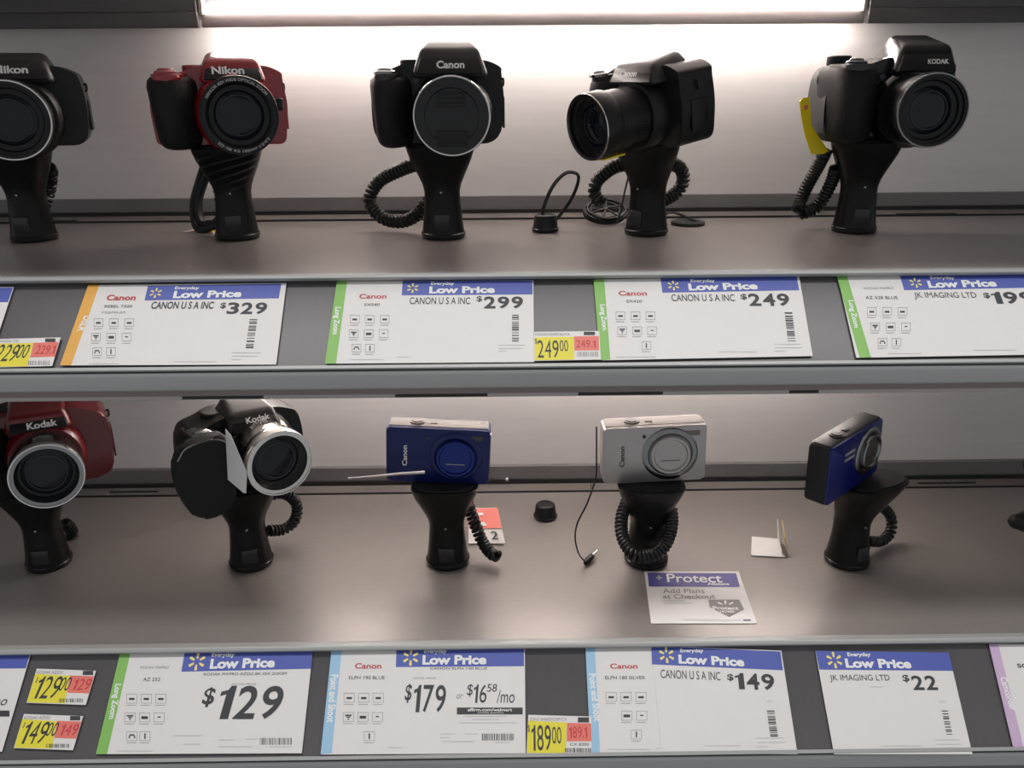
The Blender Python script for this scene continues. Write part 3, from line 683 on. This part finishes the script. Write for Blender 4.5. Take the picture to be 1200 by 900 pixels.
def bridge(label, loc, yaw, cfg, pitch=0, roll=0):
    c = dict(W=.118, H=.064, D=.040, body='black', grip='rubber', trim='black', top='topblk', lx=.010, lz=.034, lr=.033, ll=.058,
             hump=(-.006, .042, .0, .036, .079), gw=.036, gd=.026, gz=0, words=None, cap=False, rim='dchrome', ring='black', bezel=.0035, brand=None, bm_='wink', cor=.010, gsh=.0)
    c.update(cfg); W, H, D = c['W'], c['H'], c['D']
    root = empty('camera', loc, (R(pitch), R(roll), R(yaw)), label, 'camera')
    hx0, hx1 = c['hump'][0], min(c['hump'][1], W/2-.016)
    out = rounded([(-W/2+.002, .002), (W/2-.004, 0), (W/2, H*.55), (W/2-.003, H-.004), (hx1+.014, H), (hx1+.001, H+.0055), (hx0-.001, H+.0055), (hx0-.014, H), (-W/2+.003, H-c['gsh']-.002), (-W/2, H*.5)], [c['cor']*.8, c['cor'], c['cor'], c['cor'], .008, .006, .006, .008, c['cor'], c['cor']])
    obj('body', prism(out, -D*.42, D*.58, 'y', bev=.004, seg=3), M[c['body']], root)
    # hand grip: rounded in plan, bulging forward
    gx0, gx1 = -W/2-.001, -W/2+c['gw']
    gp = rounded([(gx0+.001, D*.25), (gx0, -D*.3), (gx0+.005, -D*.42-c['gd']), (gx1-.010, -D*.42-c['gd']), (gx1+.002, -D*.42-.004), (gx1+.006, D*.1)], [.009, .012, .014, .014, .011, .009], 6)
    gb = bmesh.new(); gr = []; gcx = (gx0+gx1)/2; z0g, z1g = -.0015+c['gz'], H-c['gsh']-.002
    for t_, ins in ((0, .0062), (.012, .0040), (.035, .0022), (.07, .0008), (.13, 0), (.3, 0), (.5, 0), (.7, 0), (.86, 0), (.93, .0008), (.965, .0022), (.988, .0040), (1, .0062)):
        fw = 1-.16*(2*t_-1.1)**2; sx_ = 1-ins*2/(gx1-gx0); lf = .0045*(1-t_)**1.5
        gr.append([gb.verts.new((gcx+(p_.x-gcx)*sx_+(lf if p_.x < gcx else 0), (p_.y if p_.y > 0 else p_.y*fw*(1-ins*1.2/.045)), z0g+(z1g-z0g)*t_)) for p_ in gp])
    obj('hand_grip', loft((gb, gr)), M[c['grip']], root)
    # top cover of the grip with shutter release
    sh = rounded([(gx0+.004, -D*.1), (gx0+.007, -D*.42-c['gd']+.005), (gx1-.011, -D*.42-c['gd']+.005), (gx1-.002, -D*.2)], .008, 5)
    gt = obj('shutter_deck', prism(sh, H-c['gsh']-.006, H-c['gsh']-.0005, 'z', bev=.0015), M[c['top']], root)
    sx = (gx0+gx1)/2-.002; sy = -D*.42-c['gd']*.45
    obj('shutter_button', lathe([(.0085, 0), (.0085, .0020), (.0070, .0030), (.0058, .0030), (.0056, .0040), (.0048, .0046), (0, .0048)], 28, 'z', sx, sy, H-c['gsh']-.001), M['dchrome' if c['body'] == 'black' else c['body']], root)
    # mode dial
    dx = -W*.5+c['gw']+c.get('ddx', .002)
    dl = obj('mode_dial', lathe([(.0095, 0), (.0100, .0008), (.0100, c.get('dh', .006)), (.0092, c.get('dh', .006)+.0008), (.0062, c.get('dh', .006)+.0008), (0, c.get('dh', .006)+.0006)], 30, 'z', dx, D*.18, H-.0005), M[c.get('dial', 'black')], root)
    # pentaprism-like flash hump
    a0, a1, t0, t1, ht = c['hump']
    yf0 = -D*.42-c.get('hf', .014); yf1 = -D*.42-c.get('hf', .014)+.010
    zf = H+(ht-H)*.60
    hm = hexa([(a0, yf0, H-.008), (a1, yf0, H-.008), (a1+.004, D*.54, H-.006), (a0-.004, D*.54, H-.006),
               (a0*.42+t0*.58, yf1-.005, zf), (a1*.42+t1*.58, yf1-.005, zf), (t1, D*.22, ht), (t0, D*.22, ht)], .0044, 4)
    obj('flash_hump', hm, M[c.get('humpm', c['top'])], root)
    fp = hexa([(a0+.003, yf0-.0009, H-.0055), (a1-.003, yf0-.0009, H-.0055), (a1-.003, yf0+.002, H-.0055), (a0+.003, yf0+.002, H-.0055),
               (a0*.45+t0*.55+.001, yf0+.0033, H-.0055+(ht-H)*.56), (a1*.45+t1*.55-.001, yf0+.0033, H-.0055+(ht-H)*.56), (a1*.45+t1*.55-.001, yf0+.007, H-.0055+(ht-H)*.56), (a0*.45+t0*.55+.001, yf0+.007, H-.0055+(ht-H)*.56)], .0008, 1)
    obj('hump_face', fp, M[c.get('facem', 'gloss')], root)
    if c['brand']:
        s, bx0, bx1, bz0, bz1 = c['brand'][:5]
        tz = (ht-H)*.56; f = lambda zz: yf0-.0009+(zz-(H-.0055))/tz*.0042-.0004
        on_face('brand_lettering', s, bx0, bx1, bz0, bz1, f(bz0), M[c['bm_']], root, yt=f(bz1), bold=c['brand'][5] if len(c['brand']) > 5 else .03)
    # shoulder blocks either side of the hump slope to the lens
    obj('lens_shoulder', lathe([(c['lr']*1.12, -.004), (c['lr']*1.10, c.get('shl', .010)), (c['lr']*1.0, c.get('shl', .010)+.004), (c['lr']*.9, c.get('shl', .010)+.004)], 48, 'y', c['lx'], -D*.42, c['lz'], closed=False), M[c['body']], root)
    lens(root, c['lx'], c['lz'], -D*.42-.004, c['lr'], c['ll'], c['ring'], c['rim'], c['bezel'], words=c['words'], cap=c['cap'], glassr=c.get('glassr', .80))
    # strap lugs, port door, AF lamp
    for s_ in (-1, 1):
        obj('strap_lug', tube(spline([(s_*(W/2-.002), .004, H-.010), (s_*(W/2-.0002), .003, H-.009), (s_*(W/2-.0002), .003, H-.014), (s_*(W/2-.002), .004, H-.015)], 5), .0009, 6), M['gloss'], root)
    obj('port_door', nb(W/2-.0012, W/2+.0004, -D*.15, D*.35, H*.2, H*.62, bev=.0008), M[c['body']], root)
    obj('focus_lamp', lathe([(.0024, 0), (.0024, .001), (0, .0014)], 16, 'y', -W/2+c['gw']+.006, -D*.42-.0002, H-.010), M['tint'], root)
    if c.get('zoomlever'):
        obj('side_zoom_lever', nb(c['lx']+c['lr']*1.02, c['lx']+c['lr']*1.02+.006, -D*.42-.022, -D*.42-.004, c['lz']+.002, c['lz']+.012, bev=.0015), M['black'], root)
    if c.get('mic'):
        obj('top_dial', nb(-W*.5+c['gw']+.000, -W*.5+c['gw']+.016, -D*.2, D*.2, H, H+.0055, bev=.001), M[c['body']], root)
    return root

def compact(label, loc, yaw, m, topm, lensm, ringm, roll=0, pitch=0, brand='Canon', bm_='wink', W=.0935, H=.0545, D=.021, lx=.015, lz=.028, lr=.0225, bodym=None, marks=False):
    root = empty('camera', loc, (R(pitch), R(roll), R(yaw)), label, 'camera')
    o = rounded([(-W/2, 0), (W/2, 0), (W/2, H), (-W/2, H)], .0035, 4)
    obj('body', prism(o, -D/2+.0015, D/2, 'y', bev=.0016, seg=3), M[bodym or m], root)
    f_ = rounded([(-W/2+.0004, .0004), (W/2-.0004, .0004), (W/2-.0004, H-.0004), (-W/2+.0004, H-.0004)], .0035, 4)
    obj('front_shell', prism(f_, -D/2, -D/2+.0040, 'y', bev=.0009, seg=2), M[m], root)
    if marks:
        for k_ in (0, 1):
            obj('front_mark', nb(-W/2+.024, -W/2+.040, -D/2-.0003, -D/2+.0005, H-.0150-.005*k_, H-.0125-.005*k_), M['grey'], root)
    obj('top_plate', nb(-W/2+.002, W/2-.002, -D/2+.0025, D/2-.002, H-.0012, H+.0006, bev=.0005), M[topm], root)
    sb = obj('shutter_button', lathe([(.0062, 0), (.0062, .0014), (.0046, .0016), (.0044, .0024), (0, .0028)], 24, 'z', -W/2+.025, 0, H+.0004), M[topm], root)
    obj('power_button', nb(-W/2+.036, -W/2+.042, -.0025, .0025, H, H+.0014, bev=.0004), M[topm], root)
    obj('edge_trim', nb(W/2-.0004, W/2+.0005, -D*.3, D*.3, .006, H-.006, bev=.0003), M['dchrome'], root)
    g = lambda n, prof, mm: obj(n, lathe(prof, 52, 'y', lx, -D/2, lz, closed=False), M[mm], root)
    g('lens_surround', [(lr+.001, -.001), (lr+.001, .0006), (lr-.0006, .0018), (lr-.0035, .0018), (lr-.0045, .0009), (lr*.76, .0009)], ringm)
    g('lens_barrel', [(lr*.77, .0005), (lr*.76, .0042), (lr*.72, .0050), (lr*.64, .0050), (lr*.62, .0040)], lensm)
    g('lens_shutter', [(lr*.63, .0040), (lr*.60, .0034), (0, .0036)], lensm)
    obj('shutter_leaf_slit', nb(lx-lr*.36, lx+lr*.36, -D/2-.0041, -D/2-.0034, lz-lr*.24, lz-lr*.20), M['dchrome'], root)
    obj('flash_window', nb(W/2-.021, W/2-.006, -D/2-.0005, -D/2+.001, H-.010, H-.0055, bev=.0004), M['tint' if m != 'silver' else 'silver2'], root)
    obj('focus_lamp', lathe([(.0016, 0), (.0015, .0006), (0, .0008)], 14, 'y', -W/2+.034, -D/2, H-.009), M['ink'], root)
    if brand:
        x0, h, z0, z1 = -W/2+.0135, .0042, H*.30, H*.67
        lettering('brand_lettering', brand, lambda a, b: (x0+h*(1-b), -D/2-.0003, z0+(z1-z0)*a), M[bm_], root, .02)
    return root

# ------------------------------------------------------------------ upper shelf
s, p = stand(41, 281, ZU, 0, 'black flared stand at the far left of the upper shelf')
cord(s, [(58, 195, .775), (60, 205, .785), (57, 225, .79), (52, 240, .785)], turns=9)
bridge('black bridge camera with white lettering, cropped by the left edge of the upper shelf', p+Vector((.003, .004, 0)), 20,
       dict(W=.112, H=.058, lx=.004, lz=.0235, lr=.0300, ll=.050, rim='chrome', hump=(-.020, .036, -.012, .028, .0745), brand=('Nikon', -.007, .018, .0575, .0635, .035), words=None, cor=.012))
s, p = stand(279, 279, ZU, 8, 'black flared stand wound with cord beneath the red camera on the upper shelf', bands=True)
plain(s, [(252, 172, .79), (243, 200, .80), (232, 235, .795), (236, 262, .785), (252, 262, .775), (262, 250, .77)], r=.0042, name='thick_cord')
plain(s, [(245, 175, .79), (235, 205, .80), (226, 240, .795), (231, 268, .78), (250, 266, .77), (265, 258, .765)], r=.0030, name='thick_cord')
bridge('red bridge camera with black hand grip and white lettering on the upper shelf', p+Vector((-.004, .004, 0)), 19,
       dict(W=.108, H=.057, body='red', trim='red', top='red', humpm='red', dial='red', mic=True, lx=.012, lz=.0255, lr=.0298, ll=.045, rim='black', hump=(-.014, .038, -.005, .029, .0740), bezel=.0045, cor=.006,
            brand=('Nikon', -.004, .021, .0560, .0618, .035), zoomlever=True, words=[('NIKKOR 40X WIDE OPTICAL ZOOM', 150, 35), ('ED VR 4.0 160mm 1:3-6.5', 228, 320)]))
s, p = stand(520, 278, ZU, 0, 'black flared stand beneath the straight facing camera in the middle of the upper shelf')
cord(s, [(492, 191, .765), (470, 199, .775), (444, 213, .785), (433, 236, .785), (446, 254, .780), (468, 260, .775), (488, 252, .768), (500, 236, .765)], R0=.0046, rw=.0017, turns=36)
bridge('large black bridge camera facing straight out, smooth covered lens, upper shelf centre', p+Vector((-.001, .004, 0)), 3,
       dict(W=.109, H=.060, lx=.011, lz=.0245, lr=.0298, ll=.046, rim='chrome', cap=True, hump=(-.020, .041, -.008, .029, .0835), gw=.032, cor=.016, gsh=.004,
            brand=('Canon', .000, .022, .0590, .0648, .03), humpm='topblk', facem='black', bezel=.003))
s, p = stand(757, 274, ZU, -46, 'black flared stand beneath the camera turned left on the upper shelf')
cord(s, [(742, 192, .765), (720, 196, .775), (700, 212, .785), (697, 228, .785), (705, 238, .78)], R0=.0046, rw=.0017, turns=16)
cord(s, [(784, 190, .765), (798, 198, .775), (800, 214, .78), (790, 228, .78), (775, 236, .77)], R0=.0046, rw=.0017, turns=15)
plain(s, [(737, 205, .735), (732, 225, .733), (727, 250, .733), (722, 262, .73)], r=.0008, name='thin_cable')
cm = bridge('black bridge camera turned to the left, its barrel seen from the side, upper shelf', p+Vector((.004, -.004, 0)), -57,
       dict(W=.100, H=.058, D=.036, lx=.006, lz=.0265, lr=.0262, ll=.056, rim='chrome', hump=(-.022, .034, -.013, .026, .0715), gw=.030, gd=.020, cor=.010, brand=('Canon', -.007, .013, .0570, .0615, .03), facem='black', bezel=.003), pitch=9)
obj('yellow_sticker', prism([(-.010, -.0005), (.014, -.0005), (.014, .0008), (-.010, .0008)], -.068, -.046, 'y'), M['hyel'], cm)
s, p = stand(1000, 271, ZU, -4, 'black flared stand beneath the camera with the yellow tag, right end of upper shelf')
cord(s, [(968, 176, .765), (958, 196, .775), (946, 218, .78), (938, 236, .78), (935, 246, .775)], R0=.0044, rw=.0017, turns=20)
cord(s, [(980, 196, .765), (975, 212, .775), (966, 230, .78), (955, 244, .78), (940, 250, .775)], R0=.0044, rw=.0017, turns=16)
bridge('black bridge camera with big lens and white block lettering at the right of upper shelf', p+Vector((.011, .006, 0)), 0,
       dict(W=.108, H=.060, D=.044, lx=.014, lz=.0255, lr=.0285, ll=.045, rim='dchrome', hump=(-.005, .048, .006, .037, .0840), gw=.040, gd=.030, gsh=-.001, cor=.012, dh=.007, ddx=-.022,
            brand=('KODAK', .0215, .0385, .0600, .0638, .03), humpm='gloss', body='gloss', facem='black'))
def flat_thing(name, pix, fn, th, m, label, cat, group=None):
    pts = [fn(*q) for q in pix]; c = pts[0].copy()
    bm = bmesh.new(); a = [bm.verts.new(q-c) for q in pts]
    n = (pts[1]-pts[0]).cross(pts[2]-pts[0]).normalized()*th
    b_ = [bm.verts.new(q-c+n) for q in pts]; bm.faces.new(a); bm.faces.new(b_[::-1])
    for i in range(len(a)): bm.faces.new((a[i], a[(i+1) % len(a)], b_[(i+1) % len(a)], b_[i]))
    o = obj(name, bm, M[m], None, smooth=False); o.location = c
    return tag(o, label, cat, group)
def stick(name, parent, pix, fn, m, off):
    """flat printed patch lying on a flat thing"""
    pts = [fn(*q)+off-parent.location for q in pix]
    bm = bmesh.new(); bm.faces.new([bm.verts.new(q) for q in pts]); return obj(name, bm, M[m], parent, smooth=False)
def words(name, s, parent, p0, p1, p2, fn, m, off, bold=.02):
    a, b_, c = fn(*p0)+off-parent.location, fn(*p1)+off-parent.location, fn(*p2)+off-parent.location
    return lettering(name, s, lambda u, v: a+(b_-a)*u+(c-a)*v, M[m], parent, bold)
ft = lambda px, py: on_y(px, py, .752+(px-940)*.0003)
t = flat_thing('hang_tag', [(937, 119), (941, 114.5), (949, 114), (951, 147), (958, 158), (971, 177), (966, 180), (951, 181), (944, 160), (940, 140)], ft, .0007, 'hyel', 'bright yellow hang tag beside the right hand camera on the upper shelf', 'tag')
stick('red_mark', t, [(941.5, 124), (946, 122.5), (946.5, 128), (942.5, 129)], ft, 'tred', Vector((0, -.0009, 0)))
# loose tether puck with a loop, upper shelf
def puck(px, py, z, label, loop=None, s=1.0, name='tether_puck'):
    p = on_z(px, py, z)
    r = empty(name, p, (0, 0, 0), label, 'tether puck')
    obj('housing', lathe([(0, 0), (.0105*s, 0), (.0115*s, .0008), (.0113*s, .002), (.0098*s, .0140*s), (.0088*s, .0150*s), (.0070*s, .0152*s), (.0066*s, .0146*s), (0, .0146*s)], 36), M['black'], r)
    obj('base_ring', lathe([(.0117*s, .0004), (.0121*s, .001), (.0121*s, .0028), (.0115*s, .0034)], 36, closed=False), M['gloss'], r)
    if loop: obj('cable_loop', tube(spline([q-p for q in loop], 12), .0019, 8, flat=.6), M['cord'], r)
    return r
pk = on_z(639, 271, ZU); y_ = pk.y
puck(639, 271, ZU, 'black tether puck with a cable loop rising from it, upper shelf', [on_y(635, 259, y_), on_y(638, 240, y_+.004), on_y(648, 218, y_+.008), on_y(661, 204, y_+.01), on_y(672, 202, y_+.011), on_y(678, 208, y_+.011), on_y(673, 226, y_+.008), on_y(661, 246, y_+.004), on_y(650, 259, y_)])
# coil of thin cable
cc = on_z(708, 262, ZU); r = empty('cable_bundle', cc+Vector((0, 0, .0085)), (R(26), 0, R(8)), 'flat coil of thin black cable beside the second stand from the right', 'cable')
for i, (ra, tz, sx_) in enumerate(((.0200, -.0005, 0), (.0196, .0012, .001), (.0188, .0026, -.0008), (.0170, .0020, .0004), (.0180, .0040, .0010), (.0140, .0030, 0))):
    tl = .02*i
    pts = [Vector((sx_+ra*math.cos(a), ra*.82*math.sin(a), .0016+tz+ra*.82*(math.sin(a)+1)*tl*.5)) for a in [2*math.pi*k/36 for k in range(37)]]
    obj('cable_turn', tube(pts, .00105, 6), M['cord'], r)
for a in (20, 75, 130):
    pts = [Vector((-.017*math.cos(R(a)), -.015*math.sin(R(a)), .005)), Vector((0, 0, .0065)), Vector((.017*math.cos(R(a)), .015*math.sin(R(a)), .006))]
    obj('crossing_cable', tube(spline(pts, 6), .001, 6), M['cord'], r)
# lens cap with strap lying behind the turned camera
cp = on_z(806, 263, ZU); r = empty('lens_cap', cp, (0, 0, R(-20)), 'thin black lens cap with strap lying right of the turned camera, upper shelf', 'lens cap')
obj('cap', lathe([(0, 0), (.0150, 0), (.0158, .0008), (.0155, .0028), (.0140, .0034), (.0100, .0030), (0, .0030)], 36), M['black'], r)
mwi = Matrix.LocRotScale(r.location, r.rotation_euler, None).inverted()
obj('strap', tube(spline([mwi @ on_y(a, b, cp.y+c_) for a, b, c_ in ((778, 252, .004), (786, 249, .003), (797, 251, .001), (810, 257, 0), (822, 262, -.002))], 8), [.0022]*12+[.0030]*21, 8, flat=.4), M['rubber'], r)
obj('strap', tube(spline([mwi @ on_y(a, b, cp.y+c_) for a, b, c_ in ((780, 262, .003), (790, 266, .001), (800, 266, -.001))], 8), .0012, 8, flat=.5), M['cord'], r)
fz = lambda z: (lambda px, py: on_z(px, py, z))
t = flat_thing('paper_tag', [(213, 272), (252, 262), (262, 271), (256, 276.5)], fz(ZU+.0004), .0003, 'paper', 'small yellow and red paper tag lying under the red camera', 'tag')
stick('yellow_print', t, [(226, 271), (250, 263), (259, 270), (245, 273.5)], fz(ZU+.0004), 'tyel', Vector((0, 0, .0006)))
stick('red_print', t, [(216, 272.3), (236, 273), (252, 275.4), (240, 270)], fz(ZU+.0004), 'tred', Vector((0, 0, .0009)))

# ------------------------------------------------------------------ lower shelf
s, p = stand(58, 660, ZL, 10, 'black flared stand beneath the dark red camera at the left of the lower shelf')
cord(s, [(75, 612, .70), (84, 622, .71), (82, 636, .71), (76, 644, .705)], turns=8)
bridge('dark red bridge camera with a silver lens ring at the left of the lower shelf', p+Vector((.010, .006, 0)), 27,
       dict(W=.112, H=.062, body='dred', top='dred', humpm='dred', facem='black', lx=.004, lz=.030, lr=.0275, ll=.044, rim='chrome', ring='dchrome', bezel=.0045, hump=(-.022, .028, -.014, .020, .077), gw=.034, gd=.026, cor=.012,
            brand=('Kodak', -.005, .017, .0585, .0635, .03), glassr=.84, dial='black'))
s, p = stand(295, 659, ZL, 15, 'black flared stand beneath the camera with the silver lens ring and white tag')
cord(s, [(310, 582, .69), (332, 578, .70), (347, 590, .705), (346, 608, .70), (333, 620, .695), (314, 622, .685)], R0=.0040, rw=.0016, turns=22)
c7 = bridge('black bridge camera with bright silver lens ring and big drooping grip, lower shelf', p+Vector((.002, .004, 0)), 36,
       dict(W=.100, H=.060, D=.036, lx=.009, lz=.0365, lr=.0275, ll=.044, rim='chrome', ring='chrome', bezel=.0045, hump=(-.018, .028, -.010, .020, .076), gw=.030, gd=.020, gz=-.004, cor=.014,
            shl=.004, brand=('Kodak', -.002, .018, .0610, .0655, .03), glassr=.84))
obj('drooping_grip_panel', prism(rounded([(-.058, .000), (-.067, .030), (-.064, .060), (-.024, .066), (-.020, .036), (-.024, .004), (-.040, -.004)], [.012, .012, .012, .01, .01, .008, .012], 6), -.046, -.032, 'y', bev=.004, seg=3), M['rubber'], c7)
obj('panel_piping', tube(spline([(-.0635, -.0462, .052), (-.056, -.0470, .0610), (-.038, -.0472, .0635), (-.026, -.0470, .058), (-.0215, -.0465, .042)], 8), .0008, 6), M['dchrome'], c7)
yk = p.y-.052
t = flat_thing('hang_tag', [(264, 503), (270, 510), (289, 553), (288, 578), (285, 577.5), (267, 562)], lambda px, py: on_y(px, py, yk-(px-270)*.0004), .0005, 'paper', 'white hang tag between the grip and silver ringed lens, lower shelf', 'tag')
s, p = stand(525, 657, ZL, 0, 'black flared stand beneath the dark blue compact camera')
cord(s, [(548, 590, .675), (556, 612, .67), (565, 634, .665), (575, 648, .655), (583, 652, .65)], R0=.0040, rw=.0018, turns=15)
compact('dark blue compact camera facing straight out, lower shelf centre', p+Vector((-.006, .004, .0006)), -1, 'blue', 'silver2', 'lblue', 'blue', roll=3.0, lz=.0245, W=.0865, H=.0500, lr=.0215)
wr = empty('metal_rod', on_y(408, 560.5, .640), (0, 0, 0), 'thin grey metal rod sticking out left in front of the dark blue camera', 'rod')
q = [on_y(408, 560.5, .640), on_y(440, 558, .641), (on_y(470, 555, .6415)), on_y(498, 553.5, .642)]
obj('shaft', tube([v-wr.location for v in q], [.0007, .0009, .0012, .0015], 8), M['chrome'], wr)
s, p = stand(757, 656, ZL, 0, 'black flared stand wrapped by its coiled cord beneath the silver camera')
cord(s, [(742, 575, .672), (733, 592, .664), (728, 612, .652), (731, 633, .640), (743, 649, .628), (760, 652, .626), (777, 642, .632), (786, 622, .645), (787, 600, .66), (780, 584, .668)], R0=.0042, rw=.0017, turns=42)
compact('silver compact camera with a round silver lens, lower shelf', p+Vector((.002, .004, .0006)), 2, 'silver', 'silver2', 'silver', 'dchrome', roll=-1.6, bm_='ink', lx=.0125, lz=.0255, lr=.0224, bodym='silver', W=.0865, H=.0510)
cb = on_y(699, 560, .655)
r = empty('audio_cable', on_z(690, 661, ZL), (0, 0, 0), 'thin black cable with a small plug hanging beside the silver camera', 'cable')
zz = r.location
pts = [on_y(699, 500, .652), on_y(699, 535, .650), on_y(698, 560, .648), on_y(688, 590, .645), on_y(677, 612, .643), on_y(674, 630, .640), on_y(678, 648, .640), on_z(685, 658, ZL+.003)]
obj('cable', tube(spline([v-zz for v in pts], 10), .00075, 6), M['cord'], r)
a_, b_ = on_z(686, 660, ZL+.0032)-zz, on_z(699, 646, ZL+.0045)-zz
obj('plug_body', tube([a_, a_.lerp(b_, .15), a_.lerp(b_, .6), a_.lerp(b_, .62)], [.0020, .0030, .0026, .0018], 10), M['black'], r)
d_ = b_-a_
obj('plug_pin', tube([a_+d_*.62, a_+d_*.9, a_+d_*.92, a_+d_*1.05], [.0012, .0012, .0008, .0010], 8), M['chrome'], r)
s, p = stand(992, 657, ZL, 24, 'black flared stand beneath the blue compact camera turned to the right', wide=1.1, off=.012)
cord(s, [(1015, 590, .675), (1030, 592, .685), (1043, 604, .69), (1044, 622, .685), (1033, 634, .675), (1016, 634, .665)], R0=.0036, rw=.0016, turns=22)
compact('bright blue compact camera turned sideways to the right, lower shelf', p+Vector((-.019, -.012, .0010)), 42, 'blue2', 'black', 'dchrome', 'dchrome', roll=-2, brand='', W=.086, H=.051, D=.019, bodym='black', marks=True, lx=.020, lz=.028, lr=.0200)
# next display position, mostly outside the right edge
s, p = stand(1250, 655, ZL, 0, 'black flared stand just outside the right edge of the lower shelf')
plain(s, [(1236, 594, .68), (1215, 600, .67), (1198, 607, .665), (1188, 611, .66), (1200, 616, .655), (1220, 622, .65), (1238, 626, .65)], r=.0052, name='thick_cord')
compact('black compact camera peeping in at the right edge of the lower shelf', p+Vector((.001, .006, .0006)), 0, 'black', 'black', 'dchrome', 'black', brand='')
puck(639, 606, ZL, 'small black round puck without a loop on the lower shelf', s=.95)
# red and white tag behind the blue camera's cord
fr = lambda px, py: on_z(px, py, ZL+.0004+max(0, (640-py))*.00042)
t = flat_thing('paper_tag', [(549, 637), (592, 637), (583, 595), (549, 596)], fr, .0004, 'paper', 'red and white paper tag leaning behind the dark blue camera stand', 'tag')
fo = Vector((0, -.0005, .0007))
stick('red_print', t, [(549.5, 620), (588, 619.5), (583, 595.5), (549.5, 596.5)], fr, 'tred', fo)
stick('white_print', t, [(558, 604.5), (567, 604), (566, 601.5), (557.5, 602)], fr, 'wink', fo*1.5)
stick('white_print', t, [(561, 617), (571, 616.5), (567, 612), (560, 613)], fr, 'wink', fo*1.5)
words('lettering', '2', t, (576, 633), (584, 633), (575, 623), fr, 'ink', fo*1.5, .02)
words('lettering', 'C', t, (564, 632), (570, 632), (563, 625), fr, 'ink', fo*1.5, .0)
# protection plan card
fc = fz(ZL+.0003)
t = flat_thing('plan_card', [(763, 731), (887, 731), (865.5, 670), (755, 670)], fc, .0004, 'paper', 'white card headed Protect in purple lying at the front of the lower shelf', 'card')
o1 = Vector((0, 0, .0007)); o2 = Vector((0, 0, .0010)); o3 = Vector((0, 0, .0013))
stick('purple_band', t, [(760.5, 688), (867, 688.5), (862.5, 672.5), (758.5, 672)], fc, 'purple', o1)
words('lettering', 'Protect', t, (782, 683.5), (847, 684), (780.5, 673.5), fc, 'wink', o2, .015)
words('lettering', '+', t, (769, 681), (776, 681), (768.5, 675.5), fc, 'lgrey', o2, .03)
words('lettering', 'Allstate', t, (829, 687), (855, 687), (828, 683.8), fc, 'wink', o2, .03)
words('lettering', 'Add Plans', t, (777, 696), (826, 696), (776, 690.5), fc, 'grey', o1)
words('lettering', 'at Checkout', t, (777, 702.5), (839, 702.5), (776, 697), fc, 'grey', o1)
stick('fine_print', t, [(777, 705.2), (802, 705.2), (801.8, 704.3), (777, 704.3)], fc, 'lgrey', o1)
stick('fine_print', t, [(778, 708.2), (812, 708.2), (811.8, 707.3), (778, 707.3)], fc, 'lgrey', o1)
stick('fine_print', t, [(800, 727.6), (868, 728), (867.8, 727.1), (800, 726.7)], fc, 'lgrey', o1)
stick('fine_print', t, [(871, 728.4), (880, 728.4), (879.6, 726.8), (870.6, 726.8)], fc, 'ink', o1)
stick('shield_emblem', t, [(831.5, 712), (854.5, 724), (872, 715), (866, 703.5), (830, 703.5)], fc, 'cardgrey', o1)
words('lettering', 'Protect', t, (836, 715.5), (866, 716), (834.5, 711.5), fc, 'wink', o2, .03)
words('lettering', 'HOME', t, (844, 719), (861, 719.2), (843, 716.5), fc, 'wink', o2, .03)
for a, b2, c2, d2 in (((848.5, 705), (851, 705), (851, 709), (848.8, 709)), ((840, 707.5), (842, 706.5), (847, 709), (845.5, 710)), ((858, 706.5), (860, 707.5), (855, 710), (853.5, 709))):
    stick('spark_ray', t, [a, b2, c2, d2], fc, 'wink', o2)
# folded paper
fp_ = lambda px, py, h: on_z(px, py, ZL+h)
A, B, C2, D2 = fp_(880, 651, .0006), fp_(918, 653, .0006), fp_(914, 632, .0035), fp_(881, 629, .0030)
r = empty('folded_paper', A, (0, 0, 0), 'folded white paper slip standing half open near the turned blue camera', 'paper')
def sheet(name, quads, m, th=.0004):
    bm = bmesh.new()
    for q in quads:
        n = (q[1]-q[0]).cross(q[2]-q[0]).normalized()*th
        a = [bm.verts.new(v-r.location) for v in q]; b_ = [bm.verts.new(v-r.location+n) for v in q]
        bm.faces.new(a); bm.faces.new(b_[::-1])
        for i in range(len(a)): bm.faces.new((a[i], b_[i], b_[(i+1) % len(a)], a[(i+1) % len(a)]))
    return obj(name, bm, M[m], r, smooth=False)
sheet('flat_leaf', [[A, B, C2, D2]], 'paper')
up3 = Vector((.0015, .004, .0225))
sheet('lower_leaf', [[A+Vector((.001, -.0006, .0002)), B+Vector((.0015, -.0006, .0002)), B+Vector((.001, .003, .001)), A+Vector((.001, .003, .0008))]], 'paper')
E1 = B+Vector((-.001, .001, .0004)); E2 = C2+Vector((-.002, 0, 0))
sheet('upright_leaf', [[E1, E2, E2+Vector((-.001, .004, .019)), E1+Vector((-.0035, .006, .021))]], 'paper')
sheet('back_leaf', [[E1+Vector((.006, 0, 0)), E2+Vector((.006, .002, 0)), E2+Vector((.0035, .005, .017)), E1+Vector((.0030, .006, .016))]], 'cream')
# small white wall peg
pg = on_y(594, 561, YBL-.006); r = empty('wall_peg', pg, (0, 0, 0), 'tiny white peg at the foot of the lower back panel', 'peg')
obj('pin', lathe([(.0012, -.001), (.0016, .001), (.0014, .003), (0, .0036)], 14, 'y'), M['wink'], r)
